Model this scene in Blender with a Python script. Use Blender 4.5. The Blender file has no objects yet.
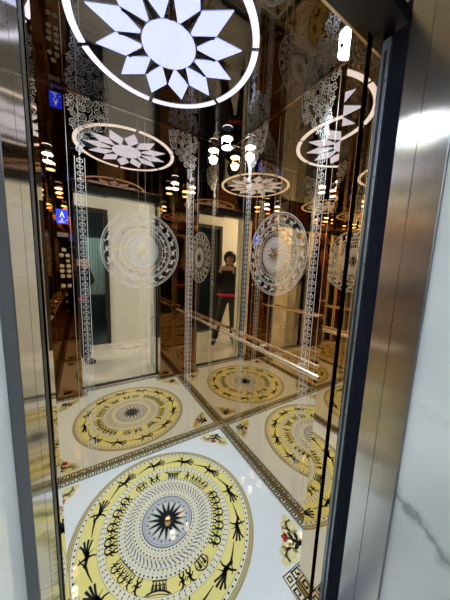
import bpy, bmesh, math, random
from mathutils import Vector, Matrix
random.seed(7)
sc = bpy.context.scene
COL = sc.collection
PI = math.pi

# ------------------------------------------------------------------ dimensions (metres)
W, D, H = 1.31, 1.075, 2.268          # car: x -W..0, y -D..0 (y=0 is the back wall)
XL, XR = -1.053, -0.235               # door opening of the car
JL, JR = -1.0445, -0.2435             # inner edge of the landing frame
CARH = 2.14 
HEAD = 2.03                           # door head
CX, CY = -0.655, -0.5375              # centre of floor and ceiling
LOBY = -2.75                          # far lobby wall
FACE = -1.43                         # lobby face of the lift wall

# ------------------------------------------------------------------ materials
def new_mat(name):
    m = bpy.data.materials.new(name); m.use_nodes = True
    nt = m.node_tree
    return m, nt, nt.nodes['Principled BSDF']

def pmat(name, col, rough=.5, metal=0., spec=.5, coat=0., aniso=0., noise=0., nscale=30., bump=0., stretch=(1,1,1)):
    m, nt, b = new_mat(name)
    b.inputs['Base Color'].default_value = (*col, 1)
    b.inputs['Roughness'].default_value = rough
    b.inputs['Metallic'].default_value = metal
    b.inputs['Specular IOR Level'].default_value = spec
    b.inputs['Coat Weight'].default_value = coat
    b.inputs['Coat Roughness'].default_value = .03
    if noise or bump:
        tc = nt.nodes.new('ShaderNodeTexCoord'); mp = nt.nodes.new('ShaderNodeMapping')
        mp.inputs['Scale'].default_value = stretch
        nz = nt.nodes.new('ShaderNodeTexNoise'); nz.inputs['Scale'].default_value = nscale
        nz.inputs['Detail'].default_value = 4
        nt.links.new(tc.outputs['Object'], mp.inputs['Vector'])
        nt.links.new(mp.outputs['Vector'], nz.inputs['Vector'])
        if noise:
            mx = nt.nodes.new('ShaderNodeMixRGB'); mx.blend_type = 'MULTIPLY'
            mx.inputs['Color1'].default_value = (*col, 1)
            cr = nt.nodes.new('ShaderNodeValToRGB')
            cr.color_ramp.elements[0].color = (1-noise,)*3+(1,)
            cr.color_ramp.elements[1].color = (1, 1, 1, 1)
            nt.links.new(nz.outputs['Fac'], cr.inputs['Fac'])
            mx.inputs['Fac'].default_value = 1
            nt.links.new(cr.outputs['Color'], mx.inputs['Color2'])
            nt.links.new(mx.outputs['Color'], b.inputs['Base Color'])
        if bump:
            bp = nt.nodes.new('ShaderNodeBump'); bp.inputs['Strength'].default_value = bump
            bp.inputs['Distance'].default_value = .002
            nt.links.new(nz.outputs['Fac'], bp.inputs['Height'])
            nt.links.new(bp.outputs['Normal'], b.inputs['Normal'])
    if aniso:
        b.inputs['Anisotropic'].default_value = aniso
        tg = nt.nodes.new('ShaderNodeTangent'); tg.direction_type = 'RADIAL'; tg.axis = 'Z'
        nt.links.new(tg.outputs['Tangent'], b.inputs['Tangent'])
        b.inputs['Anisotropic Rotation'].default_value = ANISO_ROT
    return m
ANISO_ROT = 0.0

def emat(name, col, s):
    m, nt, b = new_mat(name)
    b.inputs['Base Color'].default_value = (*[min(1, c) for c in col], 1)
    b.inputs['Emission Color'].default_value = (*col, 1)
    b.inputs['Emission Strength'].default_value = s
    b.inputs['Roughness'].default_value = .3
    return m

def etched(name, col, f):
    """Frosted etching in a tinted mirror: part matt white, part mirror."""
    m, nt, b = new_mat(name)
    b.inputs['Base Color'].default_value = (*col, 1)
    b.inputs['Roughness'].default_value = .55
    g = nt.nodes.new('ShaderNodeBsdfGlossy'); g.inputs['Color'].default_value = (.86, .70, .52, 1)
    g.inputs['Roughness'].default_value = .02
    mx = nt.nodes.new('ShaderNodeMixShader'); mx.inputs['Fac'].default_value = f
    nt.links.new(g.outputs[0], mx.inputs[1]); nt.links.new(b.outputs[0], mx.inputs[2])
    nt.links.new(mx.outputs[0], nt.nodes['Material Output'].inputs['Surface'])
    return m

BOFF = 1.2845
def marble(name, base, vein, scale, gloss=.06, band=None):
    m, nt, b = new_mat(name)
    N = nt.nodes; L = nt.links
    tc = N.new('ShaderNodeTexCoord'); mp = N.new('ShaderNodeMapping')
    mp.inputs['Rotation'].default_value = (.5, .7, .4); mp.inputs['Scale'].default_value = (1, 1, 1)
    n1 = N.new('ShaderNodeTexNoise'); n1.inputs['Scale'].default_value = scale; n1.inputs['Detail'].default_value = 7
    n1.inputs['Distortion'].default_value = 1.2; n1.inputs['Roughness'].default_value = .55
    r1 = N.new('ShaderNodeValToRGB'); e = r1.color_ramp.elements
    e[0].position = .47; e[0].color = (0, 0, 0, 1); e[1].position = .50; e[1].color = (1, 1, 1, 1)
    e2 = e.new(.535); e2.color = (0, 0, 0, 1)
    n2 = N.new('ShaderNodeTexNoise'); n2.inputs['Scale'].default_value = scale*.8; n2.inputs['Detail'].default_value = 3
    r2 = N.new('ShaderNodeValToRGB'); r2.color_ramp.elements[0].position = .45; r2.color_ramp.elements[1].position = .65; r2.color_ramp.elements[1].color = ((.30,)*3 if band else (1,)*3)+(1,)
    ml = N.new('ShaderNodeMath'); ml.operation = 'MULTIPLY'
    mx = N.new('ShaderNodeMixRGB'); mx.inputs['Color1'].default_value = (*base, 1); mx.inputs['Color2'].default_value = (*vein, 1)
    L.new(tc.outputs['Object'], mp.inputs['Vector']); L.new(mp.outputs[0], n1.inputs['Vector']); L.new(mp.outputs[0], n2.inputs['Vector'])
    L.new(n1.outputs['Fac'], r1.inputs[0]); L.new(n2.outputs['Fac'], r2.inputs[0])
    L.new(r1.outputs[0], ml.inputs[0]); L.new(r2.outputs[0], ml.inputs[1]); L.new(ml.outputs[0], mx.inputs['Fac'])
    if band:
        kx, ky, kz, off, wid = band
        dt = N.new('ShaderNodeVectorMath'); dt.operation = 'DOT_PRODUCT'; dt.inputs[1].default_value = (kx, ky, kz)
        n4 = N.new('ShaderNodeTexNoise'); n4.inputs['Scale'].default_value = 22; n4.inputs['Detail'].default_value = 6
        a1 = N.new('ShaderNodeMath'); a1.operation = 'MULTIPLY_ADD'; a1.inputs[1].default_value = .12; 
        a2 = N.new('ShaderNodeMath'); a2.operation = 'SUBTRACT'; a2.inputs[1].default_value = off+.06
        a3 = N.new('ShaderNodeMath'); a3.operation = 'ABSOLUTE'
        r4 = N.new('ShaderNodeValToRGB'); e = r4.color_ramp.elements
        e[0].position = 0; e[0].color = (.75,)*3+(1,); e[1].position = wid*3; e[1].color = (0, 0, 0, 1); e4 = e.new(wid); e4.color = (.28,)*3+(1,)
        L.new(tc.outputs['Object'], dt.inputs[0]); L.new(tc.outputs['Object'], n4.inputs['Vector'])
        L.new(n4.outputs['Fac'], a1.inputs[0]); L.new(dt.outputs['Value'], a1.inputs[2]); L.new(a1.outputs[0], a2.inputs[0])
        L.new(a2.outputs[0], a3.inputs[0]); L.new(a3.outputs[0], r4.inputs[0])
        mxx = N.new('ShaderNodeMath'); mxx.operation = 'MAXIMUM'
        L.new(ml.outputs[0], mxx.inputs[0]); L.new(r4.outputs[0], mxx.inputs[1]); L.new(mxx.outputs[0], mx.inputs['Fac'])
    n3 = N.new('ShaderNodeTexNoise'); n3.inputs['Scale'].default_value = scale*1.6; n3.inputs['Detail'].default_value = 5
    r3 = N.new('ShaderNodeValToRGB'); r3.color_ramp.elements[0].color = (.80, .82, .82, 1); r3.color_ramp.elements[0].position = .3
    r3.color_ramp.elements[1].position = .6
    L.new(mp.outputs[0], n3.inputs['Vector']); L.new(n3.outputs['Fac'], r3.inputs[0])
    m2 = N.new('ShaderNodeMixRGB'); m2.blend_type = 'MULTIPLY'; m2.inputs['Fac'].default_value = 1
    L.new(mx.outputs[0], m2.inputs['Color1']); L.new(r3.outputs[0], m2.inputs['Color2'])
    L.new(m2.outputs[0], b.inputs['Base Color'])
    b.inputs['Roughness'].default_value = gloss
    return m

MIR   = pmat('bronze_mirror', (.79, .645, .445), .010, 1.0)
MIRB  = pmat('brown_mirror_steel', (.34, .21, .115), .02, 1.0)
MIRC  = pmat('dark_ceiling_mirror', (.21, .21, .235), .012, 1.0)
ETCH  = etched('etched_white', (.86, .83, .79), .74)
ETCHS = etched('etched_soft', (.80, .77, .72), .48)
LINE  = etched('etched_line', (.80, .76, .70), .45)
STEEL = pmat('brushed_steel', (.74, .74, .73), .17, 1.0, aniso=.85, noise=.12, nscale=3, stretch=(60, 60, .4))
STEELP = pmat('polished_steel', (.62, .60, .58), .10, 1.0, noise=.1, nscale=4, stretch=(40, 40, .4))
STEELD = pmat('dull_steel', (.20, .21, .23), .4, 1.0)
SEAM  = pmat('dark_seam', (.02, .02, .022), .5)
CAPM  = pmat('black_cap', (.003, .003, .003), .8, spec=.05)
BLACK = pmat('black_rubber', (.012, .013, .018), .45)
ALU   = pmat('blue_grey_aluminium', (.27, .34, .42), .35, .8)
NAVY  = pmat('dark_blue_edge', (.006, .008, .016), .7, spec=.08)
SCREW = pmat('screw_steel', (.08, .08, .09), .35, 1.0)
COPPER = pmat('rose_gold_rail', (.94, .80, .66), .24, .88)
CHROME = pmat('chrome', (.85, .84, .82), .08, 1.0)
BTN   = pmat('button_steel', (.80, .76, .70), .28, .7)
WHITE = pmat('white_tile', (.78, .815, .85), .02, spec=.5, noise=.04, nscale=6)
CREAM = pmat('cream_inlay', (.78, .74, .58), .02)
YEL   = pmat('yellow_inlay', (.84, .745, .275), .02, noise=.06, nscale=20)
OLIVE = pmat('olive_inlay', (.40, .34, .14), .02, noise=.2, nscale=60)
INK   = pmat('black_inlay', (.018, .02, .022), .02)
GREY  = pmat('grey_inlay', (.52, .53, .54), .02)
BLUE  = pmat('blue_grey_inlay', (.15, .17, .27), .02)
GOLD  = pmat('gold_inlay', (.62, .49, .17), .08)
PALE  = pmat('pale_gold_inlay', (.78, .72, .42), .06)
PALED = pmat('dim_gold_inlay', (.60, .53, .24), .06)
RED   = pmat('red_inlay', (.45, .05, .03), .08)
SEAL  = pmat('stone_seal', (.16, .12, .2), .4)
LOBW  = pmat('white_wall_paint', (.84, .83, .80), .6, noise=.03, nscale=3)
LOBC  = pmat('lobby_ceiling_paint', (.80, .80, .80), .8, noise=.02, nscale=3)
MARW  = marble('marble_wall_stone', (.80, .85, .87), (.20, .23, .23), 1.3, .07, (1., -.575, 1., BOFF, .014))
MARF  = marble('marble_floor_stone', (.76, .74, .71), (.10, .09, .08), 1.5, .08)
WOOD  = pmat('dark_wood_frame', (.035, .028, .024), .35, noise=.3, nscale=6, stretch=(8, 8, .6))
CURT  = pmat('teal_curtain_cloth', (.55, .70, .72), .8)
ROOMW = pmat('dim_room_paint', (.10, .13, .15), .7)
PETAL = emat('lit_petal', (.56, .62, .98), 1.05)
PETALR = emat('lit_ring', (.80, .80, .98), 1.0)
BULB  = emat('lit_bulb', (.96, .98, 1.), 38)
PLATE = emat('lit_glass_plate', (.96, .98, 1.), 10)
PANEL = emat('lobby_led', (.91, .95, 1.), 58)
SCRB  = emat('blue_screen', (.01, .03, .9), 1.6)
SCRW  = emat('screen_mark', (.6, .75, 1.), 1.5)
SKIN  = pmat('skin_tone', (.55, .33, .24), .5)
HAIR  = pmat('black_hair', (.012, .011, .012), .5, noise=.3, nscale=60)
JACK  = pmat('navy_jacket_cloth', (.008, .009, .018), .8)
HEM   = pmat('pink_cloth', (.62, .03, .13), .7)
TROU  = pmat('dark_grey_trouser_cloth', (.028, .029, .031), .8)
SHOE  = pmat('black_shoe_leather', (.012, .012, .013), .45)
PHON  = pmat('rose_gold_phone', (.75, .55, .47), .3, .5)
PHOB  = pmat('phone_glass', (.01, .01, .012), .1)
SOLE  = pmat('shoe_sole', (.05, .05, .05), .7)

# ------------------------------------------------------------------ object helpers
def tag(o, label=None, cat=None, group=None, kind=None):
    if label: o['label'] = label
    if cat: o['category'] = cat
    if group: o['group'] = group
    if kind: o['kind'] = kind
    return o

def empty(name, loc, label, cat, group=None):
    o = bpy.data.objects.new(name, None); COL.objects.link(o); o.location = loc
    o.empty_display_size = .05
    return tag(o, label, cat, group)

def link(name, me, mats, parent=None, smooth=False):
    for m in (mats if isinstance(mats, (list, tuple)) else [mats]): me.materials.append(m)
    o = bpy.data.objects.new(name, me); COL.objects.link(o)
    if parent is not None:
        o.parent = parent
        o.location = -Vector(root_loc(parent))
    if smooth:
        for p in me.polygons: p.use_smooth = True
    return o

def root_loc(o):
    v = Vector((0, 0, 0))
    while o is not None:
        v += o.location; o = o.parent
    return v

class MB:
    """collects shapes given in world coordinates, links them as one mesh"""
    def __init__(s): s.v = []; s.f = []; s.m = []
    def add(s, vs, fs, m=0):
        k = len(s.v); s.v += [tuple(v) for v in vs]
        for f in fs: s.f.append([k+i for i in f]); s.m.append(m)
    def box(s, a, b, m=0):
        (x0, y0, z0), (x1, y1, z1) = a, b
        x0, x1 = min(x0, x1), max(x0, x1); y0, y1 = min(y0, y1), max(y0, y1); z0, z1 = min(z0, z1), max(z0, z1)
        v = [(x0,y0,z0),(x1,y0,z0),(x1,y1,z0),(x0,y1,z0),(x0,y0,z1),(x1,y0,z1),(x1,y1,z1),(x0,y1,z1)]
        s.add(v, [(0,3,2,1),(4,5,6,7),(0,1,5,4),(1,2,6,5),(2,3,7,6),(3,0,4,7)], m)
    def prism(s, pts, z0, z1, m=0):
        n = len(pts)
        v = [(x, y, z0) for x, y in pts]+[(x, y, z1) for x, y in pts]
        s.add(v, [list(range(n))[::-1], list(range(n, 2*n))]+[(i, (i+1) % n, n+(i+1) % n, n+i) for i in range(n)], m)
    def lathe(s, c, prof, axis='z', n=28, m=0):
        """prof: list of (radius, height along the axis)"""
        vs = []
        for r, h in prof:
            for k in range(n):
                a = 2*PI*k/n; p = (r*math.cos(a), r*math.sin(a), h)
                if axis == 'y': p = (p[0], p[2], p[1])
                if axis == 'x': p = (p[2], p[0], p[1])
                vs.append((c[0]+p[0], c[1]+p[1], c[2]+p[2]))
        fs = []
        for i in range(len(prof)-1):
            for k in range(n):
                fs.append((i*n+k, i*n+(k+1) % n, (i+1)*n+(k+1) % n, (i+1)*n+k))
        fs.append(list(range(n))[::-1]); fs.append([(len(prof)-1)*n+k for k in range(n)])
        s.add(vs, fs, m)
    def tube(s, pts, r, n=12, m=0):
        pts = [Vector(p) for p in pts]; vs = []; fs = []
        up = Vector((0, 0, 1))
        for i, p in enumerate(pts):
            t = (pts[min(i+1, len(pts)-1)]-pts[max(i-1, 0)]).normalized()
            a = t.cross(up)
            if a.length < 1e-4: a = t.cross(Vector((1, 0, 0)))
            a.normalize(); b = t.cross(a)
            for k in range(n):
                q = 2*PI*k/n; vs.append(p+a*r*math.cos(q)+b*r*math.sin(q))
        for i in range(len(pts)-1):
            for k in range(n): fs.append((i*n+k, i*n+(k+1) % n, (i+1)*n+(k+1) % n, (i+1)*n+k))
        fs.append(list(range(n))[::-1]); fs.append([(len(pts)-1)*n+k for k in range(n)])
        s.add(vs, fs, m)
    def build(s, name, mats, parent=None, bevel=0, smooth=False):
        me = bpy.data.meshes.new(name); me.from_pydata(s.v, [], s.f); 
        for p, m in zip(me.polygons, s.m): p.material_index = m
        bm = bmesh.new(); bm.from_mesh(me)
        bmesh.ops.recalc_face_normals(bm, faces=bm.faces)
        if bevel:
            bmesh.ops.bevel(bm, geom=[e for e in bm.edges if len(e.link_faces) == 2 and e.calc_face_angle(0) > .6], offset=bevel, segments=2, affect='EDGES', profile=.6)
        bm.to_mesh(me); bm.free()
        o = link(name, me, mats, parent)
        if smooth:
            for p in me.polygons: p.use_smooth = True
            try: me.set_sharp_from_angle(angle=.7)
            except Exception: pass
        return o

class Pat:
    """flat printed or etched pattern: polygons in 2-D with material index and layer"""
    def __init__(s): s.p = []
    def poly(s, pts, m=0, l=0): s.p.append((list(pts), m, l))
    def ring(s, c, r0, r1, m=0, l=0, n=96, a0=0, a1=2*PI):
        k = max(2, int(n*abs(a1-a0)/(2*PI)))
        for i in range(k):
            a, b = a0+(a1-a0)*i/k, a0+(a1-a0)*(i+1)/k
            s.poly([(c[0]+r1*math.cos(a), c[1]+r1*math.sin(a)), (c[0]+r1*math.cos(b), c[1]+r1*math.sin(b)),
                    (c[0]+r0*math.cos(b), c[1]+r0*math.sin(b)), (c[0]+r0*math.cos(a), c[1]+r0*math.sin(a))], m, l)
    def disc(s, c, r, m=0, l=0, n=40):
        s.poly([(c[0]+r*math.cos(2*PI*k/n), c[1]+r*math.sin(2*PI*k/n)) for k in range(n)], m, l)
    def ell(s, c, rx, ry, rot=0, m=0, l=0, n=14):
        q = []
        for k in range(n):
            x, y = rx*math.cos(2*PI*k/n), ry*math.sin(2*PI*k/n)
            q.append((c[0]+x*math.cos(rot)-y*math.sin(rot), c[1]+x*math.sin(rot)+y*math.cos(rot)))
        s.poly(q, m, l)
    def stroke(s, pts, w0, w1=None, m=0, l=0):
        if w1 is None: w1 = w0
        n = len(pts); L = []; R = []
        for i in range(n):
            p, q = pts[max(i-1, 0)], pts[min(i+1, n-1)]
            dx, dy = q[0]-p[0], q[1]-p[1]; d = math.hypot(dx, dy) or 1
            w = (w0+(w1-w0)*i/(n-1))/2
            L.append((pts[i][0]-dy/d*w, pts[i][1]+dx/d*w)); R.append((pts[i][0]+dy/d*w, pts[i][1]-dx/d*w))
        for i in range(n-1): s.poly([L[i], L[i+1], R[i+1], R[i]], m, l)
    def merge(s, o, fn):
        for pts, m, l in o.p: s.p.append(([fn(*q) for q in pts], m, l))
    def build(s, name, mats, fn, parent, step=.00025):
        vs = []; fs = []; ms = []
        for pts, m, l in s.p:
            k = len(vs); vs += [fn(x, y, .0003+l*step) for x, y in pts]
            fs.append(list(range(k, k+len(pts)))); ms.append(m)
        me = bpy.data.meshes.new(name); me.from_pydata(vs, [], fs)
        for p, m in zip(me.polygons, ms): p.material_index = m
        return link(name, me, mats, parent)

# ------------------------------------------------------------------ SETTING: car shell
def struct(name, mb, mats, label=None, bevel=0):
    return tag(mb.build(name, mats, None, bevel), label, None, None, 'structure')

m = MB()
m.prism([(0, 0), (-W, 0), (-W, -D), (XL, -D), (XL, -1.19), (XR, -1.19), (XR, -D), (0, -D)], -.03, 0)
floor = struct('floor', m, [WHITE], 'white polished lift floor with a yellow drum medallion and key border')
m = MB(); m.box((-W-.02, -D-.06, H), (.02, .02, H+.02))
ceiling = struct('ceiling', m, [MIRC], 'dark mirrored lift ceiling around the lit flower')
m = MB(); m.box((-W-.02, 0, -.03), (.02, .02, H))
wall_back = struct('wall_back', m, [MIR], 'bronze mirror back wall facing the lift door')
m = MB(); m.box((0, -D, -.03), (.02, 0, H))
wall_right = struct('wall_right', m, [MIR], 'bronze mirror side wall right of the corner')
m = MB(); m.box((-W-.02, -D, -.03), (-W, 0, H))
wall_left = struct('wall_left', m, [MIR], 'bronze mirror side wall on the left')
m = MB()
m.box((-W-.02, -D-.06, -.03), (XL, -D, H)); m.box((XR, -D-.06, -.03), (.02, -D, H)); m.box((XL, -D-.06, CARH), (XR, -D, H))
for x, s in ((XL, 1), (XR, -1)): m.box((x, -D-.059, 0), (x+s*.0012, -D-.001, CARH), 1)
m.box((XL, -D-.008, CARH-.004), (XR, -D-.0005, CARH), 2); m.box((XL, -D-.059, CARH-.003), (XR, -D-.008, CARH), 3)
wall_front = struct('wall_front', m, [MIRB, MIR, COPPER, SEAM], 'brown mirror steel returns and header around the lift door')

m = MB(); m.box((-W, -.007, H-.006), (0, 0, H)); m.box((-.007, -D, H-.006), (0, 0, H)); m.box((-W, -D, H-.006), (-W+.007, 0, H))
struct('trim_6', m, [STEELP], 'thin polished steel moulding where mirror walls meet the mirror ceiling')

# ------------------------------------------------------------------ FLOOR PATTERN
def bird():
    b = Pat()
    b.stroke([(-.105, -.010), (-.06, -.003), (-.022, .004)], .003, .011)           # long beak
    b.ell((-.018, .006), .011, .008)                                              # head
    b.stroke([(-.014, .010), (.004, .026), (.018, .030)], .006, .002)              # crest
    b.stroke([(-.02, .004), (.0, .0), (.024, -.004)], .010, .020)                  # neck and body
    b.ell((.022, -.002), .020, .010, -.1)
    for y1, x1, w in ((.036, .070, .007), (.020, .086, .008), (.002, .092, .008), (-.016, .086, .007)):
        b.stroke([(.026, y1*.18), (.055, y1*.55), (x1, y1)], .007, w*1.35)              # tail fan
    b.stroke([(.010, .0), (.004, .022), (-.006, .040)], .012, .006)                # wings
    b.stroke([(.010, -.002), (.012, -.024), (.004, -.042)], .012, .006)
    b.stroke([(.024, -.002), (.034, -.020), (.040, -.034)], .006, .002)
    return b
def dancer(v=0):
    b = Pat(); s = 1 if v else -1
    b.ell((0, .010), .0045, .0045)
    b.stroke([(0, .012), (s*.006, .022), (s*.016, .026)], .009, .004)
    b.stroke([(0, .012), (-s*.008, .022)], .005, .002)
    b.stroke([(0, .008), (0, -.006)], .013, .011)
    b.stroke([(0, .004), (.010, .000), (.016, .010)], .006, .004)
    b.stroke([(0, .004), (-.010, .002), (-.017, -.006)], .006, .004)
    b.stroke([(0, -.006), (.008, -.014), (.006, -.025), (.011, -.025)], .008, .005)
    b.stroke([(0, -.006), (-.009, -.014), (-.011, -.025), (-.006, -.025)], .008, .005)
    return b
def house():
    b = Pat()
    b.stroke([(-.044, .020), (-.024, .008), (0, .004), (.024, .008), (.044, .020)], .007, .007)
    b.stroke([(-.040, .024), (-.020, .018), (0, .016), (.020, .018), (.040, .024)], .003, .003)
    for x in (-.030, -.016, 0, .016, .030): b.stroke([(x, .008), (x*.9, -.024)], .004, .004)
    b.stroke([(-.034, -.024), (.034, -.024)], .005)
    b.stroke([(-.030, -.010), (.030, -.010)], .003)
    for x in (-.022, -.006, .010, .024): b.ell((x, -.001), .004, .006); b.stroke([(x, -.004), (x+.003, -.018)], .006, .004)
    b.stroke([(-.044, .020), (-.052, .026)], .005, .001); b.stroke([(.044, .020), (.052, .026)], .005, .001)
    return b
def lodge():
    b = Pat()
    n = 16; top = [(-.030+.060*i/n, .022*math.sin(PI*i/n)**.7) for i in range(n+1)]
    b.stroke(top, .005); b.stroke([(-.030, 0), (-.024, -.020), (.024, -.020), (.030, 0)], .005)
    b.stroke([(-.030, 0), (.030, 0)], .003)
    for x in (-.012, .012): b.ell((x, .006), .007, .006); b.stroke([(x, 0), (x-.003, -.018)], .008, .006)
    b.stroke([(0, .018), (0, -.02)], .003)
    return b
def procession():
    b = Pat()
    for k in range(5):
        x = -.052+.026*k
        q = dancer(k % 2); b.merge(q, lambda u, v: (x+u*.8, v*.9))
    b.stroke([(-.064, -.026), (.064, -.026)], .004)
    return b
def polar(fn_r, ang, c=(0, 0)):
    """local x runs tangentially (clockwise positive), local y radially outward"""
    def f(u, v):
        r = fn_r+v; a = ang-u/max(fn_r, .01)
        return (c[0]+r*math.cos(a), c[1]+r*math.sin(a))
    return f
INKS = [WHITE, CREAM, YEL, OLIVE, INK, GREY, BLUE]
d = Pat(); O = (0, 0)
d.ring(O, .444, .468, 3)
for k in range(2): d.ring(O, .449+.008*k, .4505+.008*k, 1, 1)
d.ring(O, .425, .444, 1)
d.ring(O, .338, .425, 2); d.ring(O, .305, .338, 1); d.ring(O, .250, .305, 2); d.ring(O, .133, .250, 1); d.disc(O, .133, 5, 0, 72)
def dots(pat, r, n, s, m, l=1, mm=6):
    for k in range(n):
        a = 2*PI*k/n; pat.disc((r*math.cos(a), r*math.sin(a)), s, m, l, mm)
dots(d, .4345, 100, .0050, 4)
for r in (.425, .338, .305, .250, .212, .180): d.ring(O, r-.0009, r+.0009, 3, 1)
dots(d, .329, 84, .0034, 4); dots(d, .314, 84, .0034, 4)
for k in range(84):
    a = 2*PI*k/84; d.stroke([(.3175*math.cos(a), .3175*math.sin(a)), (.3255*math.cos(a), .3255*math.sin(a))], .003, .003, 3, 1)
for r, n, s in ((.241, 76, .0044), (.228, 70, .0046), (.2165, 70, .0036), (.172, 56, .0042), (.158, 52, .0046), (.143, 52, .0040)): dots(d, r, n, s, 5 if r in (.228, .158) else 4)
for k in range(60):
    a = 2*PI*k/60; b = a+.09
    d.stroke([(.184*math.cos(a), .184*math.sin(a)), (.196*math.cos(a+.06), .196*math.sin(a+.06)), (.208*math.cos(b), .208*math.sin(b))], .006, .006, 6, 1)
d.ring(O, .127, .133, 6, 1); d.ring(O, .119, .121, 6, 1)
NS = 16
st = []
for k in range(2*NS):
    r = .112 if k % 2 == 0 else .045; a = PI*k/NS
    st.append((r*math.cos(a), r*math.sin(a)))
d.poly(st, 4, 2)
for k in range(NS):
    a = PI*(2*k+1)/NS
    d.disc((.104*math.cos(a), .104*math.sin(a)), .006, 6, 2, 8)
    d.stroke([(.060*math.cos(a), .060*math.sin(a)), (.093*math.cos(a), .093*math.sin(a))], .002, .012, 1, 1)
for k in range(12): d.merge_bird = d.merge(bird(), polar(.381, math.radians(-1.5+30*k)))
for i in range(len(d.p)): pass
def put(shape, r, deg, m=4, l=2, sc_=1.0):
    q = Pat(); q.p = [([(u*sc_, v*sc_) for u, v in pts], m, l) for pts, _, _ in shape.p]
    d.merge(q, polar(r, math.radians(deg)))
d.p = [x for x in d.p]
# birds are ink
nb = len(bird().p)*12
d.p[-nb:] = [(p_, 4, 2) for p_, _, _ in d.p[-nb:]]
for base in (0, 180):
    put(lodge(), .277, base+107, sc_=1.12); put(house(), .279, base+65, sc_=1.05)
    put(procession(), .278, base+26)
    for k, a in enumerate((127, 134, 141, 148, 155, 162, 169, 176, 93, 86, 45, 3, -4)): put(dancer(k % 2), .278, base+a, sc_=1.12)
drum = d.build('drum_inlay', INKS, lambda x, y, z: (CX+x, CY+y, z), floor)

# greek key border following the whole floor edge
BW = .047
path = [(0, 0), (-W, 0), (-W, -D), (XL, -D), (XL, -1.175), (XR, -1.175), (XR, -D), (0, -D)]
b = Pat()
def key_unit(P, U, V, L, w):
    f = lambda s, t: (P[0]+U[0]*s*L+V[0]*t*w, P[1]+U[1]*s*L+V[1]*t*w)
    for a, c in (((0, .2), (0, .80)), ((0, .80), (.78, .80)), ((.78, .80), (.78, .40)), ((.78, .40), (.36, .40)), ((.36, .40), (.36, .60)), ((0, .2), (1, .2))):
        h = .070
        x0, x1 = min(a[0], c[0])-h, max(a[0], c[0])+h; y0, y1 = min(a[1], c[1])-h, max(a[1], c[1])+h
        b.poly([f(x0, y0), f(x1, y0), f(x1, y1), f(x0, y1)], 2, 2)
n = len(path)
area = sum(path[i][0]*path[(i+1) % n][1]-path[(i+1) % n][0]*path[i][1] for i in range(n))
ccw = area > 0
def edge(i):
    p, q = path[i % n], path[(i+1) % n]
    L = math.hypot(q[0]-p[0], q[1]-p[1]); dd = ((q[0]-p[0])/L, (q[1]-p[1])/L)
    nn = (-dd[1], dd[0]) if ccw else (dd[1], -dd[0])
    return p, q, L, dd, nn
def convex(i):
    _, _, _, d0, _ = edge(i-1); _, _, _, d1, _ = edge(i)
    c = d0[0]*d1[1]-d0[1]*d1[0]
    return (c > 0) == ccw
def square(P, U, V):
    f = lambda s, t: (P[0]+U[0]*s*BW+V[0]*t*BW, P[1]+U[1]*s*BW+V[1]*t*BW)
    b.poly([f(0, 0), f(1, 0), f(1, 1), f(0, 1)], 0, 0)
    for r0, r1 in ((.0, .09), (.26, .38)):
        for x0, y0, x1, y1 in ((r0, r0, 1-r0, r1), (r0, 1-r1, 1-r0, 1-r0), (r0, r1, r1, 1-r1), (1-r1, r1, 1-r0, 1-r1)):
            b.poly([f(x0, y0), f(x1, y0), f(x1, y1), f(x0, y1)], 2, 2)
for i in range(n):
    p, q, L, dd, nn = edge(i)
    s0 = BW if convex(i) else 0; s1 = L-(BW if convex(i+1) else 0)
    P = (p[0]+dd[0]*s0, p[1]+dd[1]*s0); LL = s1-s0
    f = lambda s, t: (P[0]+dd[0]*s+nn[0]*t, P[1]+dd[1]*s+nn[1]*t)
    b.poly([f(0, 0), f(LL, 0), f(LL, BW), f(0, BW)], 0, 0)
    b.poly([f(0, 0), f(LL, 0), f(LL, BW*.07), f(0, BW*.07)], 2, 1)
    b.poly([f(0, BW*.07), f(LL, BW*.07), f(LL, BW*.15), f(0, BW*.15)], 1, 1)
    b.poly([f(0, BW*.93), f(LL, BW*.93), f(LL, BW), f(0, BW)], 2, 1)
    k = max(1, round(LL/.047))
    for j in range(k): key_unit(f(LL*j/k, 0), dd, nn, LL/k, BW)
    if convex(i): square(p, dd, nn)
    else:
        _, _, _, d0, n0 = edge(i-1); square(p, d0, n0)
b.build('key_border', [CREAM, GOLD, INK], lambda x, y, z: (x, y, z), floor)

# corner motifs: pale cloud scrolls with a black and red leaf
def motif():
    q = Pat()
    for sx in (-1, 1):
        for (cx, cy, r) in ((.050, .004, .026), (.024, .026, .020), (.074, .026, .017), (.020, -.012, .018), (.046, .034, .017)):
            q.disc((sx*cx, cy), r, 0, 0, 20)
            q.stroke([(sx*(cx+(r*.75)*(1-t/11*.8)*math.cos(t*.85)), cy+(r*.75)*(1-t/11*.8)*math.sin(t*.85)) for t in range(11)], .0035, .002, 1, 1)
    q.stroke([(-.004, -.028), (0, -.004), (.002, .020)], .018, .008, 2, 2)
    for x, y, rr in ((.018, -.012, .5), (-.018, -.014, -.5), (.014, .010, .8), (-.014, .006, -.8)):
        q.ell((x, y), .014, .007, rr, 2, 2)
    q.ell((0, -.030), .014, .006, .2, 2, 2)
    q.ell((.002, .032), .009, .013, 0, 3, 2); q.ell((-.008, .028), .006, .010, .6, 3, 2); q.ell((.011, .028), .006, .010, -.6, 3, 2)
    return q
for sx, sy in ((1, 1), (-1, 1), (-1, -1), (1, -1)):
    q = Pat(); a = math.atan2(sy, sx)+PI/2
    cx, cy = CX+sx*(W/2-.130), CY+sy*(D/2-.125)
    q.merge(motif(), lambda u, v: (cx+1.32*(u*math.cos(a)-v*math.sin(a)), cy+1.32*(u*math.sin(a)+v*math.cos(a))))
    q.build('corner_motif', [PALE, PALED, INK, RED], lambda x, y, z: (x, y, z), floor)

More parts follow.
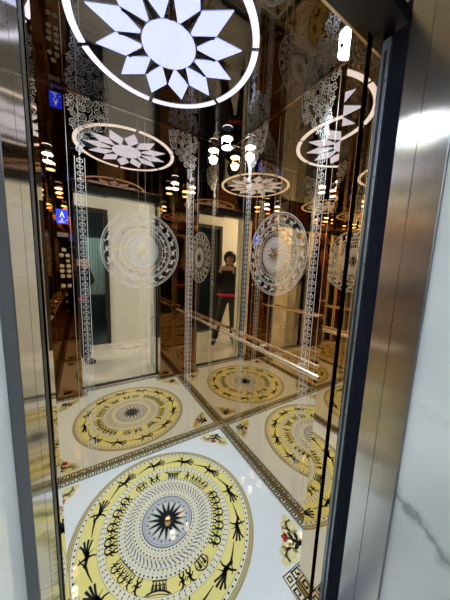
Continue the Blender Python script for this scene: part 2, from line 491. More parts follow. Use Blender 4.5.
# ------------------------------------------------------------------ ETCHED MIRRORS
def deer(s=1.):
    b = Pat()
    b.ell((0, 0), .014, .0065); b.stroke([(-.010, .002), (-.018, .012)], .007, .005); b.ell((-.021, .013), .006, .0035, .4)
    b.stroke([(-.018, .016), (-.008, .022), (.004, .021)], .003, .0015); b.stroke([(-.012, .020), (-.010, .026)], .002, .001)
    for x, dx in ((-.010, -.004), (-.006, .003), (.009, -.002), (.012, .005)): b.stroke([(x, -.003), (x+dx, -.012), (x+dx*.4, -.020)], .0045, .0025)
    b.stroke([(.013, .002), (.020, .006)], .003, .002)
    return b
def medallion():
    e = Pat()
    e.ring(O, .2420, .2465, 0)
    e.ring(O, .180, .1835, 0); e.ring(O, .132, .135, 0); e.ring(O, .171, .1725, 0)
    for k in range(20): e.merge(deer(), polar(.210, 2*PI*k/20))
    e.ring(O, .231, .2335, 0); e.ring(O, .186, .1885, 0)
    dots(e, .2375, 90, .0026, 0); dots(e, .1765, 70, .0024, 0)
    for k in range(14):
        q = bird(); q.p = [([(u*.42, v*.42) for u, v in pts], 0, 0) for pts, _, _ in q.p]
        e.merge(q, polar(.152, 2*PI*(k+.5)/14))
    for r, s, nn in ((.1275, .0024, 52), (.119, .003, 48), (.110, .0024, 48)): dots(e, r, nn, s, 0)
    e.ring(O, .0985, .1035, 0)
    N = 14; R0, R1, RC = .074, .026, .0955
    for k in range(2*N):
        a0, a1 = PI*k/N, PI*(k+1)/N; ra, rb = (R0, R1) if k % 2 == 0 else (R1, R0)
        e.poly([(RC*math.cos(a0), RC*math.sin(a0)), (RC*math.cos(a1), RC*math.sin(a1)), (rb*math.cos(a1), rb*math.sin(a1)), (ra*math.cos(a0), ra*math.sin(a0))], 1, 0)
    return e
def strip(z0, z1):
    e = Pat(); w = .024
    for s in (-1, 1):
        e.poly([(s*w-.0016, z0), (s*w+.0016, z0), (s*w+.0016, z1), (s*w-.0016, z1)])
    k = int((z1-z0)/.034)
    for i in range(k):
        z = z0+(z1-z0)*(i+.5)/k
        for s in (-1, 1):
            e.stroke([(s*.003, z-.012), (s*.013, z-.008), (s*.014, z+.004), (s*.006, z+.008), (s*.004, z+.001)], .0038, .003)
        e.ell((0, z+.013), .0042, .0036); e.stroke([(0, z-.014), (0, z+.008)], .003)
    return e
def spiral(e, c, r, a0, sgn, turns=1.45, w=.0046):
    n = 15; pts = []
    for i in range(n+1):
        t = i/n; rr = r*(1-.82*t); a = a0+sgn*turns*2*PI*t
        pts.append((c[0]+rr*math.cos(a), c[1]+rr*math.sin(a)))
    e.stroke(pts, w, w*.7); e.disc(pts[-1], w*.8, 0, 0, 8)
def scrollwork(rnd):
    """acanthus bracket: u inward from the strip, v downward from the ceiling"""
    e = Pat(); v = .020
    rows = [(.030, -.045, .150), (.068, -.045, .150), (.105, -.043, .140), (.142, -.040, .118), (.178, -.036, .088), (.212, -.030, .058), (.244, -.026, .034), (.274, -.020, .022)]
    for j, (v, u0, u1) in enumerate(rows):
        k = max(1, round((u1-u0)/.041)); 
        for i in range(k):
            u = u0+(u1-u0)*(i+.5)/k+rnd.uniform(-.004, .004); r = .021*rnd.uniform(.8, 1.1)
            s = rnd.choice((-1, 1))
            spiral(e, (u, -v+rnd.uniform(-.004, .004)), r, rnd.uniform(0, 2*PI), s)
            a = rnd.uniform(0, 2*PI)
            for q in range(3):
                aa = a+q*.5; e.ell((u+.021*math.cos(aa), -v+.021*math.sin(aa)), .0085, .0032, aa, 0, 1, 8)
    e.stroke([(.155-.002*i*i*.3, -.02-.02*i) for i in range(8)], .005, .003)
    e.stroke([(0, -.02), (.002, -.12), (0, -.31)], .006, .006)
    return e
def etch_wall(wall, fn, c, half, rnd):
    q = Pat(); q.merge(medallion(), lambda u, v: (c+u, 1.462+v)); q.build('etched_medallion', [ETCH, ETCHS], fn, wall)
    for s in (-1, 1):
        u0 = c+s*half
        q = Pat(); q.merge(strip(.03, 1.95), lambda u, v: (u0+u, v)); q.build('etched_strip', [ETCH], fn, wall)
        q = Pat(); q.merge(scrollwork(rnd), lambda u, v: (u0-s*u, H+v)); q.build('etched_scrollwork', [ETCH], fn, wall)
        q = Pat(); ul = c+s*.022
        for z0, z1 in ((.02, 1.215), (1.709, H-.03)): q.poly([(ul-.0012, z0), (ul+.0012, z0), (ul+.0012, z1), (ul-.0012, z1)])
        q.build('etched_line', [LINE], fn, wall)
        q = Pat(); ul = c+s*(half+.058); q.poly([(ul-.0012, .02), (ul+.0012, .02), (ul+.0012, H-.03), (ul-.0012, H-.03)])
        q.build('etched_line', [LINE], fn, wall)
rnd = random.Random(3)
etch_wall(wall_back, lambda u, v, z: (u, -z, v), -.657, .330, rnd)
etch_wall(wall_right, lambda u, v, z: (-z, u, v), -.5375, .288, rnd)
etch_wall(wall_left, lambda u, v, z: (-W+z, u, v), -.5375, .288, rnd)

# ------------------------------------------------------------------ CEILING FLOWER LIGHT
fl = empty('ceiling_light', (CX, CY, H), 'large round ceiling light with a lit flower of pointed petals inside a ring', 'ceiling light')
def slab(pts, z0, z1):
    m = MB(); m.prism(pts, z0, z1); return m
zt, zb = H, H-.0035
def P2(r, deg): a = math.radians(deg); return (CX+r*math.cos(a), CY+r*math.sin(a))
slab([P2(.108, 360*k/48) for k in range(48)], zb, zt).build('center_panel', [PETAL], fl)
for k in range(12):
    a = 30*k-.5
    slab([P2(.300, a), P2(.204, a+14.0), P2(.115, a+2.5), P2(.115, a-2.5), P2(.204, a-14.0)], zb, zt).build('petal', [PETAL], fl)
for k in range(6):
    a0, a1 = 28+60*k+1.6, 28+60*(k+1)-1.6
    out = [P2(.369, a0+(a1-a0)*i/16) for i in range(17)]; inn = [P2(.343, a0+(a1-a0)*i/16) for i in range(17)]
    m = MB(); 
    for i in range(16): 
        q = [out[i], out[i+1], inn[i+1], inn[i]]
        v = [(x, y, zb) for x, y in q]+[(x, y, zt) for x, y in q]
        fs = [(3, 2, 1, 0), (4, 5, 6, 7), (0, 1, 5, 4), (2, 3, 7, 6)]
        if i == 0: fs.append((3, 0, 4, 7))
        if i == 15: fs.append((1, 2, 6, 5))
        m.add(v, fs)
    me = m.build('ring_segment', [PETALR], fl)
FRET = pmat('dark_fret', (.05, .045, .045), .4, .6)
for k in range(12):      # dark fretwork between centre and petals
    a = 30*k+14.5
    for sg in (-1, 1):
        p, q = Vector(P2(.112, a-sg*2)), Vector(P2(.194, a+sg*.9)); t = (q-p).normalized(); v = Vector((-t.y, t.x))*.0035
        slab([tuple(p+v), tuple(q+v), tuple(q-v), tuple(p-v)], H-.0045, H-.0002).build('fret_bar', [FRET], fl)

# ------------------------------------------------------------------ DOWNLIGHTS
where = {(1, 1): 'back right corner above the corner of the two mirrors', (-1, 1): 'back left corner', (-1, -1): 'front left corner above the button panel', (1, -1): 'front right corner near the door jamb'}
def downlight(x, y, label):
    t = empty('downlight', (x, y, H), label, 'downlight', 'corner downlights of the lift ceiling')
    m = MB(); m.lathe((x, y, H), [(.042, 0), (.042, -.003), (.038, -.005)]); m.build('housing', [CHROME], t, smooth=True)
    m = MB(); m.lathe((x, y, H), [(.036, -.0045), (.036, -.006), (.028, -.008), (.010, -.009)]); m.build('bulb', [BULB], t, smooth=True)
    for k in range(3):
        a = 2*PI*k/3+.4; m = MB(); m.tube([(x+.037*math.cos(a), y+.037*math.sin(a), H-.004), (x+.033*math.cos(a), y+.033*math.sin(a), H-.060)], .0018, 6)
        m.build('stem', [CHROME], t)
    m = MB(); m.lathe((x, y, H), [(.030, -.058), (.035, -.060), (.0355, -.062)]); m.build('plate_cap', [CAPM], t, smooth=True)
    m = MB(); m.lathe((x, y, H), [(.035, -.0625), (.035, -.065), (.032, -.067)]); m.build('glass_plate', [PLATE], t, smooth=True)
    l = bpy.data.lights.new('lamp_glow', 'SPOT'); l.energy = SPOT_W; l.color = (.72, .87, 1.); l.shadow_soft_size = .03; l.spot_size = 2.5; l.spot_blend = .8
    o = bpy.data.objects.new('lamp_glow', l); COL.objects.link(o); o.parent = t; o.location = (0, 0, -.072)
SPOT_W = 36
for (sx, sy), txt in where.items():
    downlight(CX+sx*(W/2-.100), CY+sy*(D/2-.100), 'round glass downlight in the '+txt)

# ------------------------------------------------------------------ HANDRAILS
def rail(x0, s, label):
    t = empty('handrail', (x0, -.47, .86), label, 'handrail', 'side wall handrails')
    x = x0+s*.052
    m = MB(); m.lathe((x, 0, .866), [(.0135, -1.0), (.0135, -.035)], 'y', 20); m.build('bar', [COPPER], t, smooth=True)
    for y in (-.80, -.47, -.14):
        m = MB(); m.tube([(x0, y, .865), (x-s*.005, y, .865)], .007, 12); m.lathe((x0+s*.004, y, .865), [(.018, -.004), (.018, .003)], 'x'); m.build('bracket', [CHROME], t, smooth=True)
    for y in (-1.0, -.035):
        m = MB(); m.lathe((x, y, .866), [(.012, -.005), (.0155, -.004), (.0155, .004), (.012, .005)], 'y', 20); m.build('end_cap', [CHROME], t, smooth=True)
rail(0, -1, 'flat rose gold handrail on the right mirror wall running from the mirror corner')
rail(-W, 1, 'flat rose gold handrail on the left mirror wall seen only in reflection')

# ------------------------------------------------------------------ CONTROL PANEL
yf = -D
cp = empty('control_panel', (-1.137, yf, 1.4), 'brown mirror lift button panel with a blue floor display and two columns of round buttons', 'control panel')
m = MB(); m.box((-1.235, yf, .90), (-1.070, yf+.004, 2.0)); m.build('faceplate', [MIRB], cp, bevel=.001)
m = MB(); m.box((-1.182, yf+.004, 1.722), (-1.094, yf+.007, 1.846)); ds = m.build('display', [SCRB], cp)
q = Pat()
q.poly([(-1.150, 1.800), (-1.126, 1.800), (-1.138, 1.832)]); q.stroke([(-1.145, 1.800), (-1.154, 1.776)], .006); q.stroke([(-1.131, 1.800), (-1.122, 1.776)], .006)
q.stroke([(-1.138, 1.772), (-1.138, 1.748), (-1.154, 1.748)], .006); q.stroke([(-1.170, 1.735), (-1.120, 1.735)], .005); q.stroke([(-1.112, 1.752), (-1.100, 1.752)], .005)
q.build('display_mark', [SCRW], lambda u, v, z: (u, yf+.007+z, v), ds)
m = MB(); m.box((-1.183, yf+.004, 1.602), (-1.094, yf+.0055, 1.642)); lb = m.build('name_plate', [STEELD], cp)
q = Pat()
for k in range(7): q.stroke([(-1.178+.0115*k, 1.628), (-1.171+.0115*k, 1.628)], .010)
q.stroke([(-1.172, 1.611), (-1.106, 1.611)], .006)
q.build('plate_lettering', [BTN], lambda u, v, z: (u, yf+.0055+z, v), lb)
for x, z in ((-1.138, 1.484), (-1.160, 1.434), (-1.111, 1.433), (-1.111, 1.382), (-1.160, 1.334), (-1.108, 1.334), (-1.160, 1.287), (-1.108, 1.287), (-1.158, 1.239), (-1.109, 1.239), (-1.158, 1.148), (-1.109, 1.148)):
    r = .013 if z == 1.382 else .016
    m = MB(); m.lathe((x, yf+.004, z), [(r+.004, 0), (r+.004, .003), (r, .004)], 'y', 20); bt = m.build('button', [CHROME], cp, smooth=True)
    m = MB(); m.lathe((x, yf+.004, z), [(r-.001, .0035), (r-.002, .0062)], 'y', 20); bc = m.build('button_cap', [BTN], bt, smooth=True)
    q = Pat(); q.ring((x, z), .005, .0065, 0, 0, 16); q.stroke([(x, z-.004), (x, z+.004)], .002)
    q.build('button_mark', [INK], lambda u, v, zz: (u, yf+.0102+zz, v), bt)
m = MB(); m.lathe((-1.135, yf+.004, 1.062), [(.010, 0), (.010, .005), (.006, .006)], 'y', 18); m.box((-1.136, yf+.009, 1.056), (-1.134, yf+.0105, 1.068)); m.build('key_switch', [CHROME], cp)
m = MB(); m.lathe((-1.137, yf+.004, .995), [(.008, 0), (.008, .004), (.005, .005)], 'y', 18); m.build('key_switch', [CHROME], cp)

# ------------------------------------------------------------------ DOORS, SILL, LANDING FRAME
# leaves slid open into their pockets; only the leading edges show
for i, (xe, s, side) in enumerate(((XR, 1, 'right'), (XL, -1, 'left'))):
    m = MB(); m.box((xe+s*.002, -1.178, .004), (xe+s*.44, -1.148, HEAD+.03))
    m.box((xe+s*.0005, -1.177, .006), (xe+s*.0022, -1.149, HEAD), 1)
    tag(m.build('door_%d' % (i+1), [MIR, MIR if s > 0 else BLACK], None), 'brown mirror steel lift door leaf slid open on the %s' % side, None, None, 'structure')
    m = MB(); m.box((xe+s*.004, -1.249, .004), (xe+s*.44, -1.207, HEAD+.03)); m.box((xe-s*.0015, -1.247, .004), (xe+s*.004, -1.209, HEAD), 1)
    tag(m.build('door_%d' % (i+3), [STEEL, NAVY], None), 'landing door leaf slid open on the %s with a dark blue edge' % side, None, None, 'structure')
    t = empty('light_curtain', (xe+s*.01, -1.19, 0), 'blue grey safety strip with small screws along the open %s lift door edge' % side, 'door safety strip', 'door edge safety strips')
    m = MB(); m.box((xe-s*.001, -1.203, .01), (xe+s*.02, -1.181, HEAD)); m.build('housing', [ALU if s > 0 else NAVY], t, bevel=.0015)
    m = MB(); m.box((xe-s*.002, -1.1955, .03), (xe-s*.0005, -1.188, HEAD-.03)); m.build('sensor_lens', [BLACK], t)
    for z in (.36, .62, .88, 1.14, 1.40, 1.66, 1.92):
        m = MB(); m.lathe((xe-s*.001, -1.1995, z), [(.0026, -s*.0012), (.0026, s*.001)], 'x', 10); m.build('screw', [SCREW], t)
m = MB(); m.box((XL-.02, -1.205, -.03), (XR+.02, -1.19, -.001)); m.box((XL-.02, -1.235, -.03), (XR+.02, -1.205, -.012), 1); m.box((XL-.02, -1.27, -.03), (XR+.02, -1.235, -.001))
struct('trim_1', m, [STEELD, SEAL], 'metal door sill with a dark groove between lift floor and lobby floor')

tan = math.tan(math.radians(1.0))
for i, (x, s, side, mt) in enumerate(((JR, 1, 'right', STEEL), (JL, -1, 'left', STEELP))):
    def xx(y): return x+s*(-(y+1.238))*tan*1.2
    y0, y1, y2 = -1.252, (-1.301 if s > 0 else -1.296), (-1.366 if s > 0 else -1.350)
    t = MB()
    t.prism([(xx(y0), y0), (xx(y1), y1), (x+s*.06, y1), (x+s*.06, y0)], 0, HEAD+.12)
    t.prism([(xx(y1-.0016), y1-.0016), (xx(y2), y2), (x+s*.06, y2), (x+s*.06, y1-.0016)], 0, HEAD+.12)
    t.prism([(xx(y1)+s*.002, y1), (xx(y1)+s*.002, y1-.0016), (x+s*.05, y1-.0016), (x+s*.05, y1)], 0, HEAD+.12, 1)
    t.prism([(xx(y2), y2), (xx(y2)+s*.0005, y2-.0018), (x+s*.05, y2-.0018), (x+s*.05, y2)], 0, HEAD+.12, 2)
    struct('trim_%d' % (i+2), t, [mt, SEAM, STEELD], 'brushed steel landing door jamb on the %s with a fine vertical seam' % side)
m = MB(); m.box((JL-.06, -1.345, HEAD+.045), (JR+.06, -1.238, HEAD+.12))
m.box((JL-.06, -1.225, HEAD+.035), (JR+.06, -1.15, H), 1)
struct('trim_4', m, [STEEL, BLACK], 'brushed steel head of the landing door frame')
RL, RR = -1.0565, -.2300
m = MB()
m.box((-3.2, FACE, 0), (RL, -1.347, 2.75)); m.box((RR, -1.575, 0), (2.2, -1.368, 2.75)); m.box((-.18, -1.368, 0), (2.2, -1.347, 2.75)); m.box((RL, -1.368, HEAD+.12), (-.18, -1.347, 2.75))
struct('wall_lobby', m, [MARW], 'white veined marble lobby wall around the lift entrance')

# ------------------------------------------------------------------ LOBBY seen in the mirrors
m = MB(); m.box((-3.2, LOBY, -.03), (2.2, -1.27, -.001)); struct('floor_lobby', m, [MARF], 'white marble lobby floor with dark veins')
m = MB(); m.box((-3.2, LOBY-1.7, 2.75), (2.2, -1.347, 2.77)); struct('ceiling_lobby', m, [LOBC], 'plain white lobby ceiling')
DX0, DX1, DT = -1.50, -.675, 2.17
m = MB(); m.box((-3.2, LOBY-.1, -.03), (DX0-.06, LOBY, 2.75)); m.box((DX1+.06, LOBY-.1, -.03), (2.2, LOBY, 2.75)); m.box((DX0-.06, LOBY-.1, DT+.06), (DX1+.06, LOBY, 2.75))
struct('wall_opposite', m, [LOBW], 'white lobby wall facing the lift')
m = MB(); m.box((DX0-.06, LOBY-.11, 0), (DX0, LOBY+.02, DT+.06)); m.box((DX1, LOBY-.11, 0), (DX1+.06, LOBY+.02, DT+.06)); m.box((DX0, LOBY-.11, DT), (DX1, LOBY+.02, DT+.06))
struct('trim_5', m, [WOOD], 'dark wooden door frame in the white lobby wall', .004)
for nm, x0, x1 in (('wall_lobby_left', -3.22, -3.2), ('wall_lobby_right', 2.2, 2.22)):
    m = MB(); m.box((x0, LOBY, 0), (x1, FACE, 2.75)); struct(nm, m, [LOBW], 'white end wall of the lobby')
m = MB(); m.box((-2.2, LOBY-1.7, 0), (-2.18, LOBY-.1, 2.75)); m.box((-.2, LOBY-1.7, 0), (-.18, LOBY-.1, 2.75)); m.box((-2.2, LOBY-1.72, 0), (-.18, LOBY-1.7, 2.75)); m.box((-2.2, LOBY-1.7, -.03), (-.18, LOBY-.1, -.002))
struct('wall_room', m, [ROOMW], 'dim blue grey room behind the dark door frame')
m = MB(); nx = 60; x0, x1 = -.93, -.62; yy = LOBY-.9
vs = []; fs = []
for j, z in enumerate((.75, 1.3, 1.85)):
    for i in range(nx+1):
        t = i/nx; vs.append((x0+(x1-x0)*t, yy+.022*math.sin(t*44)*(1.2-.3*j), z))
for j in range(2):
    for i in range(nx): k = j*(nx+1)+i; fs.append((k, k+1, k+nx+2, k+nx+1))
kk = len(vs); vs += [(a, b_-.006, c) for a, b_, c in vs]; fs += [[kk+i for i in reversed(f)] for f in fs]
m.add(vs, fs)
o = m.build('curtain', [CURT], None, smooth=True); tag(o, 'pale teal pleated curtain in the dim room behind the dark door frame', 'curtain')
l = bpy.data.lights.new('room_fill', 'AREA'); l.energy = 4; l.size = .8; l.color = (.55, .85, 1.)  # added faint bluish lamp on the curtain; the room has no window
o = bpy.data.objects.new('room_fill', l); COL.objects.link(o); o.location = (-1.2, LOBY-.35, 1.9); o.rotation_euler = (math.radians(-60), 0, math.radians(-10))
for x in (-2.45, 1.25):
    pos = {-2.45: 'left of the lift door', 1.25: 'right of the lift door'}[x]
    t = empty('lobby_light', (x, -2.1, 2.75), 'flat white lobby ceiling panel light '+pos, 'ceiling light', 'lobby ceiling lights')
    m = MB(); m.box((x-.31, -2.26, 2.735), (x+.31, -1.94, 2.75)); m.build('frame', [CHROME], t)
    m = MB(); m.box((x-.295, -2.245, 2.730), (x+.295, -1.955, 2.736)); m.build('diffuser', [PANEL], t)

# ------------------------------------------------------------------ CAMERA (lens of the phone)
C = Vector((-.9973, -1.6065, 1.3714))
FW = Vector((.51941, .84353, -.13663)); RT = Vector((.85360, -.51960, .03718)); UP = Vector((.03963, .13595, .98992))
cam = bpy.data.cameras.new('camera'); co = bpy.data.objects.new('camera', cam); COL.objects.link(co); sc.camera = co
M = Matrix.Identity(4)
for i in range(3): M[i][0], M[i][1], M[i][2], M[i][3] = RT[i], UP[i], -FW[i], C[i]
co.matrix_world = M
cam.sensor_fit = 'HORIZONTAL'; cam.sensor_width = 36; cam.lens = 231.864/450*36; cam.clip_start = .004; cam.clip_end = 50

# ------------------------------------------------------------------ PHOTOGRAPHER
F = Vector((.5244, .8515, 0)); Lf = Vector((-.8515, .5244, 0)); Z = Vector((0, 0, 1))
B = Vector((-1.205, -1.855, 0))
def w(f, l, z): return B+F*f+Lf*l+Z*z
per = empty('person', tuple(B), 'black-haired person in a navy jacket with pink hem holding up a phone', 'person')
def skin(name, nodes, edges, mat, parent, levels=1, extra=None):
    """nodes: {key: (Vector, radius)}; first key is the root; returns ONE continuous mesh"""
    keys = list(nodes); me = bpy.data.meshes.new(name+'_cage')
    me.from_pydata([tuple(nodes[k][0]) for k in keys], [(keys.index(a), keys.index(b_)) for a, b_ in edges], [])
    o = bpy.data.objects.new(name+'_cage', me); COL.objects.link(o)
    sm = o.modifiers.new('s', 'SKIN'); sm.use_smooth_shade = True
    for i, k in enumerate(keys):
        r = nodes[k][1]; r = r if isinstance(r, tuple) else (r, r)
        me.skin_vertices[0].data[i].radius = r
    me.skin_vertices[0].data[0].use_root = True
    sb = o.modifiers.new('d', 'SUBSURF'); sb.levels = sb.render_levels = levels
    dg = bpy.context.evaluated_depsgraph_get(); ev = o.evaluated_get(dg)
    nm = bpy.data.meshes.new_from_object(ev); nm.name = name
    bpy.data.objects.remove(o)
    nm.materials.clear()
    for p in nm.polygons: p.material_index = 0
    ob = link(name, nm, mat, parent, True)
    return ob
ph_c = C-FW*.008+RT*-.004                    # phone centre, its back just behind the lens
RH = ph_c+RT*.082-UP*.010-FW*.012; LH = ph_c-RT*.082-UP*.010-FW*.012
relb = w(.09, -.285, 1.10); lelb = w(.09, .275, 1.10)
rwr = RH-FW*.075-UP*.045+RT*.018; lwr = LH-FW*.075-UP*.045-RT*.018
body = {'pel': (w(0, 0, .93), .105), 'ab': (w(0, 0, 1.08), .105), 'ch': (w(.0, 0, 1.24), .115), 'nk0': (w(0, 0, 1.375), .060),
        'nk': (w(.015, 0, 1.43), (.050, .050)), 'hd0': (w(.030, 0, 1.475), .062), 'hd': (w(.026, 0, 1.545), .078), 'hd1': (w(.018, 0, 1.60), .058),
        'rs': (w(-.005, -.165, 1.33), .052), 're': (relb, .040), 'rw': (rwr, .026), 'ls': (w(-.005, .165, 1.33), .052), 'le': (lelb, .040), 'lw': (lwr, .026),
        'rh': (w(0, -.095, .87), .092), 'rk': (w(.03, -.165, .48), .058), 'ra': (w(.02, -.235, .085), .038), 'rt': (w(.13, -.25, .035), .030),
        'lh': (w(0, .095, .87), .092), 'lk': (w(.03, .10, .48), .058), 'la': (w(-.01, .11, .085), .038), 'lt': (w(.11, .13, .035), .030)}
be = [('pel', 'ab'), ('ab', 'ch'), ('ch', 'nk0'), ('nk0', 'nk'), ('nk', 'hd0'), ('hd0', 'hd'), ('hd', 'hd1'), ('ch', 'rs'), ('rs', 're'), ('re', 'rw'), ('ch', 'ls'), ('ls', 'le'), ('le', 'lw'),
      ('pel', 'rh'), ('rh', 'rk'), ('rk', 'ra'), ('ra', 'rt'), ('pel', 'lh'), ('lh', 'lk'), ('lk', 'la'), ('la', 'lt')]
# hands: palm and five fingers closing on the phone, grown from the wrists of the same body
for tagk, H0, s, wk in (('r', RH, 1, 'rw'), ('l', LH, -1, 'lw')):
    pk = tagk+'palm'; pc = H0-FW*.022-UP*.012+RT*s*.022
    body[pk] = (pc, (.022, .017)); be.append((wk, pk))
    for j in range(4):
        root = H0+RT*s*.024+UP*(.030-.019*j)-FW*.006; ln = (.9, 1., .95, .78)[j]
        k0, k1, k2 = (tagk+'f%d%d' % (j, q) for q in range(3))
        body[k0] = (root, .0085); body[k1] = (root+FW*.017*ln-RT*s*.006, .008); body[k2] = (root+FW*.019-RT*s*.030*ln, .0068)
        be += [(pk, k0), (k0, k1), (k1, k2)]
    t0, t1 = H0-FW*.020-RT*s*.004-UP*.028, H0-FW*.012-RT*s*.030-UP*.012
    body[tagk+'t0'] = (t0, .0105); body[tagk+'t1'] = (t1, .0085); be += [(pk, tagk+'t0'), (tagk+'t0', tagk+'t1')]
bd = skin('body', body, be, SKIN, per, 1)
# face
fc = w(.028, 0, 1.535)
m = MB(); m.lathe((0, 0, 0), [(.002, .012), (.008, .004), (.013, -.012), (.011, -.018), (.003, -.020)], n=10)
m.v = [tuple(fc+F*.083+Lf*v[0]+F*v[1]*.8+Z*v[2]) for v in m.v]; m.build('nose', [SKIN], per, smooth=True)
for s in (-1, 1):
    m = MB(); m.lathe((0, 0, 0), [(.002, -.006), (.008, -.003), (.010, 0), (.008, .003), (.002, .006)], n=10)
    m.v = [tuple(fc+F*.079+Lf*(s*.032+v[0]*1.4)+Z*(v[1]*.7+.020)+F*v[2]) for v in m.v]; m.build('eye', [HAIR], per, smooth=True)
    m = MB(); m.lathe((0, 0, 0), [(.002, -.006), (.020, -.004), (.020, .004), (.002, .006)], n=12)
    m.v = [tuple(fc+Lf*(s*.078+v[2])+F*v[0]*.7+Z*v[1]*1.4) for v in m.v]; m.build('ear', [SKIN], per, smooth=True)
m = MB(); m.lathe((0, 0, 0), [(.002, -.004), (.006, -.002), (.006, .002), (.002, .004)], n=12)
m.v = [tuple(fc+F*.081+Lf*v[0]*3.2+Z*(v[1]-.042)+F*v[2]) for v in m.v]; m.build('mouth', [RED], per, smooth=True)
# hair: thick cap, full at the sides, open over the face
hc = w(.012, 0, 1.545); rx, ry, rz = .112, .108, .120
vs = []; fs = []; NU, NV = 32, 16
for k in (1.0, .86):
    for jv in range(NV+1):
        t = PI*.80*jv/NV
        for iu in range(NU):
            a = 2*PI*iu/NU; q = 1+.02*math.sin(9*a+3*t)
            vs.append(hc+F*(rx*k*q*math.sin(t)*math.cos(a))+Lf*(ry*k*q*math.sin(t)*math.sin(a))+Z*(rz*k*math.cos(t)))
def face_open(jv, iu):
    a = 2*PI*(iu+.5)/NU; t = PI*.80*(jv+.5)/NV
    return math.cos(a) > .50 and t > 1.22
for sh in (0, 1):
    o_ = sh*(NV+1)*NU
    for jv in range(NV):
        for iu in range(NU):
            if face_open(jv, iu): continue
            q = (o_+jv*NU+iu, o_+jv*NU+(iu+1) % NU, o_+(jv+1)*NU+(iu+1) % NU, o_+(jv+1)*NU+iu)
            fs.append(q if sh == 0 else q[::-1])
m = MB(); m.add(vs, fs); m.build('hair', [HAIR], per, smooth=True)
def loft(m, secs, n=28):
    """secs: (forward, left, height, half depth, half width)"""
    vs = []; fs = []
    for f, l, z, dd, ww in secs:
        for k in range(n):
            a = 2*PI*k/n; ca, sa = math.cos(a), math.sin(a)
            vs.append(w(f+dd*math.copysign(abs(ca)**.85, ca), l+ww*math.copysign(abs(sa)**.85, sa), z))
    for i in range(len(secs)-1):
        for k in range(n): fs.append((i*n+k, i*n+(k+1) % n, (i+1)*n+(k+1) % n, (i+1)*n+k))
    fs += [list(range(n))[::-1], [(len(secs)-1)*n+k for k in range(n)]]
    m.add(vs, fs)
def limb(m, pts, n=16, steps=6):
    """tapering tube through (point, radius) joints"""
    P = []; 
    for i in range(len(pts)-1):
        for q in range(steps):
            t = q/steps; P.append((pts[i][0].lerp(pts[i+1][0], t), pts[i][1]+(pts[i+1][1]-pts[i][1])*t))
    P.append(pts[-1]); 
    for _ in range(2):
        P = [P[0]]+[((P[i-1][0]+P[i][0]*2+P[i+1][0])/4, P[i][1]) for i in range(1, len(P)-1)]+[P[-1]]
    vs = []; fs = []; ref = F+Lf*.3
    for i, (p, r_) in enumerate(P):
        t = (P[min(i+1, len(P)-1)][0]-P[max(i-1, 0)][0]).normalized()
        a = t.cross(ref).normalized(); b_ = t.cross(a)
        wr = 1+.03*math.sin(i*2.3)
        for k in range(n): q = 2*PI*k/n; vs.append(p+a*r_*wr*math.cos(q)+b_*r_*wr*math.sin(q))
    for i in range(len(P)-1):
        for k in range(n): fs.append((i*n+k, i*n+(k+1) % n, (i+1)*n+(k+1) % n, (i+1)*n+k))
    fs += [list(range(n))[::-1], [(len(P)-1)*n+k for k in range(n)]]
    m.add(vs, fs)
def fuse(o, vox=.009):
    md = o.modifiers.new('fuse', 'REMESH'); md.mode = 'VOXEL'; md.voxel_size = vox; md.use_smooth_shade = True
    md2 = o.modifiers.new('soft', 'SMOOTH'); md2.iterations = 4; md2.factor = .5
    nm = bpy.data.meshes.new_from_object(o.evaluated_get(bpy.context.evaluated_depsgraph_get()))
    o.modifiers.clear(); o.data = nm
    for p in nm.polygons: p.use_smooth = True
m = MB()
loft(m, [(0, .01, .925, .150, .218), (0, .01, .96, .156, .224), (0, .01, 1.08, .150, .212), (0, .01, 1.22, .155, .218), (-.003, 0, 1.32, .130, .212), (-.005, 0, 1.375, .095, .140), (-.004, 0, 1.415, .070, .078), (-.002, 0, 1.44, .066, .070)])
for sh, el, wr_ in ((w(-.005, -.165, 1.325), relb, rwr), (w(-.005, .165, 1.325), lelb, lwr)):
    limb(m, [(sh, .080), (el, .064), (el.lerp(wr_, .88), .046)])
jo = m.build('jacket', [JACK], per); fuse(jo)
m = MB()
loft(m, [(0, .01, .885, .145, .210), (0, .01, .895, .156, .222), (0, .01, .930, .158, .226), (0, .01, .940, .150, .214)])
o = m.build('jacket_hem', [HEM], per, smooth=True); o['label'] = 'pink hem below the navy jacket'
m = MB()
loft(m, [(0, 0, .78, .105, .165), (0, 0, .84, .125, .180), (0, 0, .91, .128, .178)])
limb(m, [(w(0, -.095, .84), .100), (w(.03, -.165, .48), .072), (w(.02, -.232, .10), .056)])
limb(m, [(w(0, .095, .84), .100), (w(.03, .10, .48), .072), (w(-.008, .11, .10), .056)])
to = m.build('trousers', [TROU], per); fuse(to)
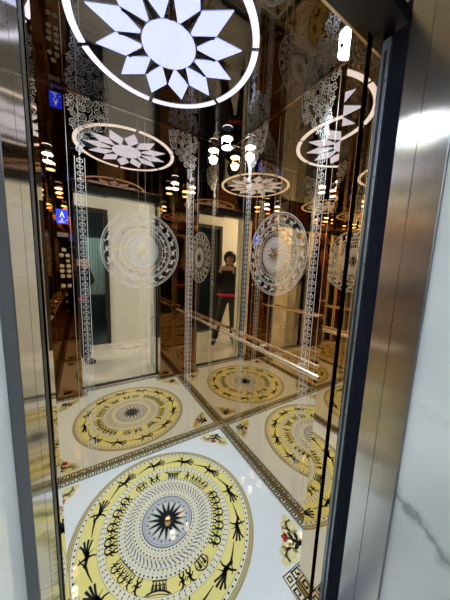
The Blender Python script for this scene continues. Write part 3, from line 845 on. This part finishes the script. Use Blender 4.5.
for (f0, l0, f1, l1) in ((-.03, -.235, .16, -.255), (-.06, .11, .14, .135)):
    sh = skin('shoe', {'a': (w(f0, l0, .052), (.042, .050)), 'b': (w((f0+f1)/2, (l0+l1)/2, .048), (.044, .046)), 'c': (w(f1, l1, .038), (.040, .030))}, [('a', 'b'), ('b', 'c')], SHOE, per, 2)
# phone, held: a thing of its own
pt = empty('smartphone', tuple(ph_c), 'rose gold smartphone held sideways in both hands of the person in the lobby', 'phone')
bm = bmesh.new(); bmesh.ops.create_cube(bm, size=1)
for v in bm.verts: v.co = (v.co.x*.158, v.co.y*.077, v.co.z*.008)
bmesh.ops.bevel(bm, geom=[e for e in bm.edges if abs(e.verts[0].co.z-e.verts[1].co.z) > .005], offset=.010, segments=4, affect='EDGES')
bmesh.ops.bevel(bm, geom=[e for e in bm.edges if e.calc_face_angle(0) > 1], offset=.0015, segments=2, affect='EDGES')
def toworld(bm, c):
    for v in bm.verts: v.co = c+RT*v.co.x+UP*v.co.y+FW*v.co.z
toworld(bm, ph_c); me = bpy.data.meshes.new('case'); bm.to_mesh(me); bm.free(); link('case', me, PHON, pt)
bm = bmesh.new(); bmesh.ops.create_cube(bm, size=1)
for v in bm.verts: v.co = (v.co.x*.148, v.co.y*.069, v.co.z*.001)
toworld(bm, ph_c-FW*.0044); me = bpy.data.meshes.new('screen'); bm.to_mesh(me); bm.free(); link('screen', me, PHOB, pt)
bm = bmesh.new(); bmesh.ops.create_cone(bm, segments=20, radius1=.010, radius2=.009, depth=.0012, cap_ends=True)
toworld(bm, ph_c+RT*.004+FW*.0046); me = bpy.data.meshes.new('camera_lens'); bm.to_mesh(me); bm.free(); link('camera_lens', me, PHOB, pt)

# ------------------------------------------------------------------ WORLD AND VIEW
wd = bpy.data.worlds.new('world'); sc.world = wd; wd.use_nodes = True
wd.node_tree.nodes['Background'].inputs[0].default_value = (.6, .7, .8, 1); wd.node_tree.nodes['Background'].inputs[1].default_value = .05
sc.view_settings.view_transform = 'Standard'; sc.view_settings.look = 'None'; sc.view_settings.gamma = 1; sc.view_settings.use_curve_mapping = False
sc.view_settings.exposure = 0
sc.cycles.max_bounces = 14; sc.cycles.glossy_bounces = 12; sc.cycles.diffuse_bounces = 4
sc.cycles.use_denoising = True
sc.cycles.sample_clamp_indirect = 6
